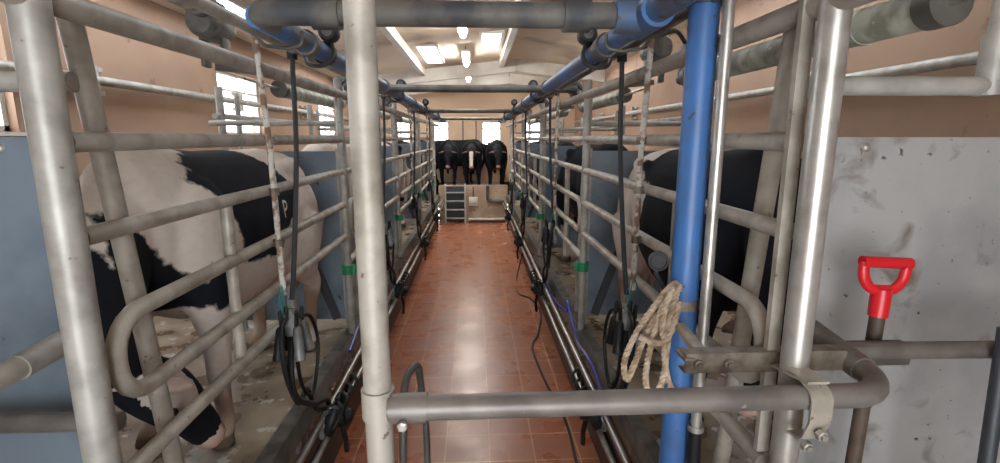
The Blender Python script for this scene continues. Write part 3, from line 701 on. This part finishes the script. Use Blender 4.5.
for i, xx in enumerate((-.99, .99)):
    t = thing('end_gate_post', (xx, 13.1, 0), 'grey end post of the stall row by the end wall, %s' % SIDE[-1 if i == 0 else 1], 'post', 'end posts of the stall rows')
    MB().tube([(xx, 13.1, .0), (xx, 13.1, 2.0)], .03, 10).build('post', M['galv_pale'], t)
    for z in (.6, 1.05, 1.5): MB().tube([(xx, 11.8, z), (xx, 13.1, z)], .022, 10).build('rail', M['galv_pale'], t)
# ------------------------------------------------------------------ cows
def sdf_poly(p, poly):
    x, y = p; d = 1e9; inside = False; n = len(poly)
    for i in range(n):
        ax, ay = poly[i]; bx, by = poly[(i + 1) % n]
        ex, ey = bx - ax, by - ay; wx, wy = x - ax, y - ay
        tt = max(0, min(1, (wx * ex + wy * ey) / (ex * ex + ey * ey + 1e-12)))
        d = min(d, math.hypot(wx - ex * tt, wy - ey * tt))
        if (ay > y) != (by > y) and x < (bx - ax) * (y - ay) / (by - ay) + ax: inside = not inside
    return d if inside else -d

def smin01(a, lo, hi): return max(0., min(1., (a - lo) / (hi - lo)))

def cow_geo(neck, head, voxel=.02):
    """neck: centre points from the shoulders to the poll; head: (poll, muzzle). Returns an evaluated continuous body mesh."""
    b = MB()
    rings = [(-.93, 1.26, .07, .10), (-.90, 1.22, .16, .19), (-.82, 1.17, .22, .28), (-.70, 1.14, .265, .325), (-.52, 1.12, .285, .365), (-.30, 1.07, .315, .41), (-.05, 1.04, .345, .445), (.2, 1.04, .335, .445), (.42, 1.08, .30, .425), (.60, 1.13, .255, .385), (.74, 1.16, .20, .325), (.84, 1.16, .12, .22)]
    n = 28; bm = b.bm; RR = []
    for y, z, w, h in rings:
        r = []
        for k in range(n):
            a = 2 * PI * k / n; c, s = math.cos(a), math.sin(a)
            e = .85
            px = w * math.copysign(abs(c) ** e, c); pz = h * math.copysign(abs(s) ** e, s)
            if s > 0: px *= 1 - .28 * s * s
            r.append(bm.verts.new((px, y, z + pz)))
        RR.append(r)
    for r, q in zip(RR, RR[1:]):
        for k in range(n): bm.faces.new((r[k], r[(k + 1) % n], q[(k + 1) % n], q[k]))
    bm.faces.new(RR[0][::-1]); bm.faces.new(RR[-1])
    for s in (-1, 1):
        b.ell((s * .215, -.50, 1.37), (.05, .14, .06)); b.ell((s * .11, -.84, 1.30), (.04, .07, .06))
        b.ell((s * .20, .50, 1.08), (.12, .20, .30)); b.ell((s * .2, -.62, 1.0), (.13, .24, .30))
        b.tube(spline([(s * .20, .50, 1.0), (s * .205, .52, .80), (s * .20, .47, .60), (s * .195, .47, .42), (s * .19, .46, .30), (s * .19, .45, .13), (s * .19, .49, .055), (s * .19, .50, 0)], 3),
               [.13, .125, .12, .105, .095, .085, .075, .065, .062, .060, .058, .052, .046, .043, .042, .044, .048, .050, .052, .055, .060, .062], 14)
        b.tube(spline([(s * .20, -.62, 1.0), (s * .225, -.52, .78), (s * .21, -.66, .62), (s * .20, -.80, .50), (s * .195, -.77, .34), (s * .19, -.74, .14), (s * .19, -.69, .055), (s * .19, -.68, 0)], 3),
               [.18, .17, .16, .145, .125, .11, .092, .08, .072, .068, .062, .056, .050, .047, .046, .048, .050, .051, .053, .056, .060, .062], 14)
    b.ell((0, -.46, .70), (.165, .23, .16))
    for sx in (-1, 1):
        for y in (-.36, -.56): b.tube([(sx * .08, y, .62), (sx * .085, y, .49)], [.024, .014], 8)
    b.tube(spline([(0, -.90, 1.36), (0, -.985, 1.22), (0, -1.0, .95), (.01, -.99, .7), (.01, -.98, .5), (.01, -.97, .36)], 4), [.05, .045, .04, .034, .03, .028, .026, .024, .022, .022, .022, .022, .025, .034, .044, .05, .05, .05, .044, .03, .012], 10)
    nk = spline([(0, .52, 1.16)] + neck, 5); m = len(nk)
    b.tube(nk, [(.20 + (.105 - .20) * (i / (m - 1)) ** .8, .30 + (.135 - .30) * (i / (m - 1)) ** .75) for i in range(m)], 20)
    po, mu = Vector(head[0]), Vector(head[1]); d = (mu - po); L = d.length; d = d / L
    hs = Vector(head[2]) if len(head) > 2 else Vector((1, 0, 0)); hs = (hs - d * hs.dot(d)).normalized(); hu = hs.cross(d)
    if hu.z < 0 and abs(d.z) < .8: hu = -hu
    if abs(d.z) >= .8 and hu.dot(Vector((0, 1, 0))) < 0: hu = -hu
    hn = 18; HR = []
    for t, w, h, o in ((-.10, .07, .07, -.02), (0, .105, .105, -.01), (.14, .118, .12, -.02), (.30, .112, .122, -.03), (.48, .088, .112, -.035), (.68, .070, .088, -.03), (.85, .072, .078, -.025), (.96, .074, .066, -.02), (1.0, .055, .045, -.02)):
        c = po + d * (t * L) + hu * o
        HR.append([bm.verts.new(c + hs * (math.cos(2 * PI * k / hn) * w) + hu * (math.sin(2 * PI * k / hn) * h)) for k in range(hn)])
    for r, q in zip(HR, HR[1:]):
        for k in range(hn): bm.faces.new((r[k], r[(k + 1) % hn], q[(k + 1) % hn], q[k]))
    bm.faces.new(HR[0][::-1]); bm.faces.new(HR[-1])
    for s in (-1, 1):
        e0 = po + d * (.02 * L) + hs * s * .09
        b.tube([e0, e0 + hs * s * .06 - d * .01, e0 + hs * s * .13 - d * .0 - hu * .02, e0 + hs * s * .18 + d * .015 - hu * .035], [(.03, .03), (.055, .028), (.058, .024), (.014, .014)], 10)
        b.ell(po + d * (.33 * L) + hs * s * .10 + hu * .035, (.03, .03, .03), None, 10)     # brow
        b.ell(po + d * (.95 * L) + hs * s * .045 + hu * .02, (.022, .022, .022), None, 8)
    bmesh.ops.recalc_face_normals(bm, faces=bm.faces)
    me = bpy.data.meshes.new('cow_raw'); bm.to_mesh(me); bm.free()
    o = bpy.data.objects.new('cow_raw', me); COL.objects.link(o)
    r = o.modifiers.new('r', 'REMESH'); r.mode = 'VOXEL'; r.voxel_size = voxel
    sm = o.modifiers.new('s', 'SMOOTH'); sm.factor = .5; sm.iterations = 4
    dg = bpy.context.evaluated_depsgraph_get(); out = bpy.data.meshes.new_from_object(o.evaluated_get(dg))
    bpy.data.objects.remove(o); bpy.data.meshes.remove(me)
    for p in out.polygons: p.use_smooth = True
    eyes = [po + d * (.31 * L) + hs * s * .108 + hu * .03 for s in (-1, 1)]
    return dict(me=out, po=po, mu=mu, d=d, L=L, hs=hs, hu=hu, eyes=eyes, nk=nk)

def cow_paint(geo, black, whiteface=True, stain=.5, legs_white=True):
    me = geo['me'].copy(); me.name = 'body'; me.materials.clear(); me.materials.append(M['cow'])
    N = len(me.vertices); pa, sk, ho, st = [0.] * N, [0.] * N, [0.] * N, [0.] * N
    po, d, L, hs, hu = geo['po'], geo['d'], geo['L'], geo['hs'], geo['hu']
    for i, v in enumerate(me.vertices):
        p = v.co; q = p - po; t = q.dot(d) / L; inhead = -.12 < t < 1.1 and abs(q.dot(hs)) < .32 and abs(q.dot(hu)) < .2 and (q - d * (t * L)).length < .33
        f = black(p, q, t if inhead else None, abs(q.dot(hs)))
        pa[i] = f
        ear = inhead and t < .2 and abs(q.dot(hs)) > .13
        sk[i] = max(smin01(t, .86, .95) if inhead else 0, .35 * (ear), .75 * smin01(.235 - (p - Vector((0, -.46, .66))).length, 0, .05) if p.z < .72 else 0)
        ho[i] = smin01(.075 - p.z, 0, .01)
        nz = noise.noise(Vector((p.x * 5, p.y * 5, p.z * 5)))
        st[i] = max(0., min(.9, stain * (smin01(.62 - p.z, 0, .35) + 1.0 * smin01(-p.y - .45, 0, .4) * smin01(1.45 - p.z, 0, .2)) * (.6 + .9 * nz)))
    for n, a in (('patch', pa), ('skin', sk), ('hoof', ho), ('stain', st)):
        at = me.attributes.new(n, 'FLOAT', 'POINT'); at.data.foreach_set('value', a)
    return me

def cow(geo, me, loc, rz, label, group='dairy cows'):
    t = thing('cow', loc, label, 'cow', group); t.rotation_euler.z = rz
    o = bpy.data.objects.new('body', me); COL.objects.link(o); o.parent = t
    for e in geo['eyes']:
        b = MB().ell(e, (.02, .02, .02), None, 10); x = b.build('eye', M['eye']); x.parent = t
    return t

def noise_black(seed, bias, freq=1.7, legs=.45, blaze=False):
    def f(p, q, t, a):
        if t is not None:
            if blaze and a < .06 * (1 - .3 * t) and t > .05: return -.05
            return .06
        v = noise.noise(Vector((p.x * freq * .8, p.y * freq, p.z * freq * .8)) + Vector((seed * 7.3, seed * 3.1, seed))) * .35 + bias
        return min(v, (p.z - legs) * .6)
    return f

# first cow across from the downpipe: facing the camera, head lowered to its forefeet
POLY = [[(1.18, 1.60), (1.1, 1.60), (1.09, 1.48), (1.14, 1.44), (1.21, 1.45)],
        [(1.5, 1.45), (1.32, 1.37), (1.25, 1.28), (1.15, 1.26), (1.06, 1.27), (1.02, 1.08), (.97, 1.27), (.90, 1.26), (.82, 1.14), (.74, 1.02), (.62, .92), (.56, .80), (.68, .76), (.78, .86), (.90, .80), (1.0, .72), (1.2, .6), (1.6, .4)],
        [(.36, 1.62), (.40, 1.49), (.53, 1.44), (.49, 1.41), (.59, 1.37), (.46, 1.26), (.37, 1.14), (.33, 1.0), (.43, .96), (.30, .92), (.16, .91), (-.02, .89), (-.11, .99), (-.29, 1.08), (-.41, 1.22), (-.27, 1.39), (-.14, 1.48), (.03, 1.60)],
        [(.60, 1.0), (.49, .94), (.46, .78), (.57, .75), (.62, .88)]]
def black1(p, q, t, a):
    if t is not None and t > -.05:
        s = q.dot(G1['hs'])      # near side of the face is white
        return .05 if s > -.08 and t < .85 and abs(s) < .14 else -.05
    return max(sdf_poly((p.y, p.z), k) for k in POLY)
G1 = cow_geo([(0, .78, 1.14), (-.05, .95, .98), (-.12, 1.03, .80), (-.17, 1.02, .66)], ((-.18, 1.02, .64), (-.27, .72, .17), (1, -.3, .1)), .016)
ROOT1 = cow(G1, cow_paint(G1, black1, stain=1.0), (-1.39, 2.885, 0), PI - .045, 'white cow with black patches and lowered head, in the first stall opposite the blue downpipe')

# white freeze brand letter on the black flank, laid on the coat
from mathutils.bvhtree import BVHTree
_t = BVHTree.FromPolygons([v.co for v in G1['me'].vertices], [tuple(p.vertices) for p in G1['me'].polygons])
def on_flank(y, z):
    h = _t.ray_cast(Vector((-1, y, z)), Vector((1, 0, 0)))
    return h[0] + Vector((-.0015, 0, 0))
BY, BZ, BH = -.125, 1.085, .095
lines = [[(0, i / 8) for i in range(9)], [(.0, 1.0), (.25, 1.0), (.45, .96), (.55, .86), (.57, .75), (.55, .63), (.45, .53), (.25, .48), (.0, .48)]]
b = MB()
for ln in lines:
    L_, R_ = [], []
    for i, (u, v) in enumerate(ln):
        a, c = ln[max(i - 1, 0)], ln[min(i + 1, len(ln) - 1)]; dx, dz = c[0] - a[0], c[1] - a[1]; q = math.hypot(dx, dz); nx, nz = -dz / q * .085, dx / q * .085
        L_.append(b.bm.verts.new(on_flank(BY - (u + nx) * BH, BZ + (v + nz) * BH))); R_.append(b.bm.verts.new(on_flank(BY - (u - nx) * BH, BZ + (v - nz) * BH)))
    for i in range(len(ln) - 1): b.bm.faces.new((L_[i], L_[i + 1], R_[i + 1], R_[i]))
M['brand'] = mat('white_hair', (.62, .56, .50), .8)
o = b.build('freeze_brand', M['brand']); o.parent = ROOT1; o['label'] = 'white letter P branded on the black flank'

def black2(p, q, t, a):
    if t is not None: return .05 if t < .72 else -.05
    k = sdf_poly((p.y, p.z), [(1.7, 1.8), (-.30, 1.8), (-.40, 1.47), (-.42, 1.34), (-.30, 1.28), (-.12, 1.27), (-.14, 1.10), (-.26, .98), (-.34, .80), (-.30, .62), (-.1, .5), (.3, .55), (.36, .1), (1.7, .0)])
    return k
G2 = cow_geo([(.02, .80, 1.14), (.10, .96, 1.06), (.14, 1.03, .95), (.14, 1.03, .86)], ((.14, 1.02, .84), (.17, .92, .38), (1, .35, 0)), .018)
cow(G2, cow_paint(G2, black2, stain=.7), (1.42, 2.85, 0), PI, 'black cow with a white rump, in the first stall behind the blue downpipe')

# standing cows further in
G3 = cow_geo([(0, .80, 1.18), (0, .96, 1.16), (0, 1.04, 1.10)], ((0, 1.04, 1.10), (.06, 1.20, .62)), .024)
FAR = [(-1, 1, 3, -.14, 'mostly white cow with black patches'), (1, 1, 5, .22, 'nearly all black cow'), (-1, 2, 9, -.06, 'black and white cow'), (1, 2, 12, .12, 'mostly black cow'), (-1, 3, 15, .1, 'black and white cow'), (1, 3, 21, .16, 'mostly black cow')]
for s, i, seed, bias, d in FAR:
    cow(G3, cow_paint(G3, noise_black(seed, bias)), (s * 1.42, 2.87 + PITCH * i, 0), PI, '%s in the %s stall, %s' % (d, ORD[i], SIDE[s]))
END = [(-.78, 15.7, .05, 31, .30, 'black cow waiting beyond the pit end, above the ladder'), (-.02, 15.6, -.02, 37, .12, 'black cow with a white face blaze waiting in the middle beyond the pit end'), (.72, 15.75, .0, 44, .26, 'black cow waiting beyond the pit end, above the dark elbow pipe'),
       (-1.60, 15.8, 0, 47, .2, 'black and white cow waiting behind the last stall opposite the blue downpipe'), (1.54, 15.8, 0, 51, .22, 'black and white cow waiting behind the last stall on the blue downpipe side'),
       (-.55, 17.3, PI / 2, 61, .3, 'black cow standing crosswise by the back wall, behind the waiting row'), ]
G4 = cow_geo([(0, .82, 1.16), (0, 1.04, 1.16), (0, 1.20, 1.14)], ((0, 1.22, 1.16), (0, 1.47, .72)), .024)
for x, y, r, seed, bias, lab in END:
    cow(G4, cow_paint(G4, noise_black(seed, bias + .12, legs=-.3, blaze='blaze' in lab), stain=.3), (x, y, 0), PI + r, lab, 'cows waiting beyond the pit')

# ------------------------------------------------------------------ light and camera
w = bpy.data.worlds.new('sky'); S.world = w; w.use_nodes = True
bg = w.node_tree.nodes['Background']; bg.inputs[0].default_value = (.92, .96, 1, 1); bg.inputs[1].default_value = 6

cam = bpy.data.cameras.new('camera'); co = bpy.data.objects.new('camera', cam); COL.objects.link(co)
cam.sensor_width = 36; cam.lens = 36 * 500 / 1000; cam.clip_start = .02
co.location = (.08, 0, 1.55)
co.rotation_euler = (math.radians(90 - 10.59), 0, math.radians(-2.75))
S.camera = co
S.view_settings.view_transform = 'Standard'; S.view_settings.look = 'None'; S.view_settings.gamma = 1; S.view_settings.use_curve_mapping = False
S.view_settings.exposure = 0.75
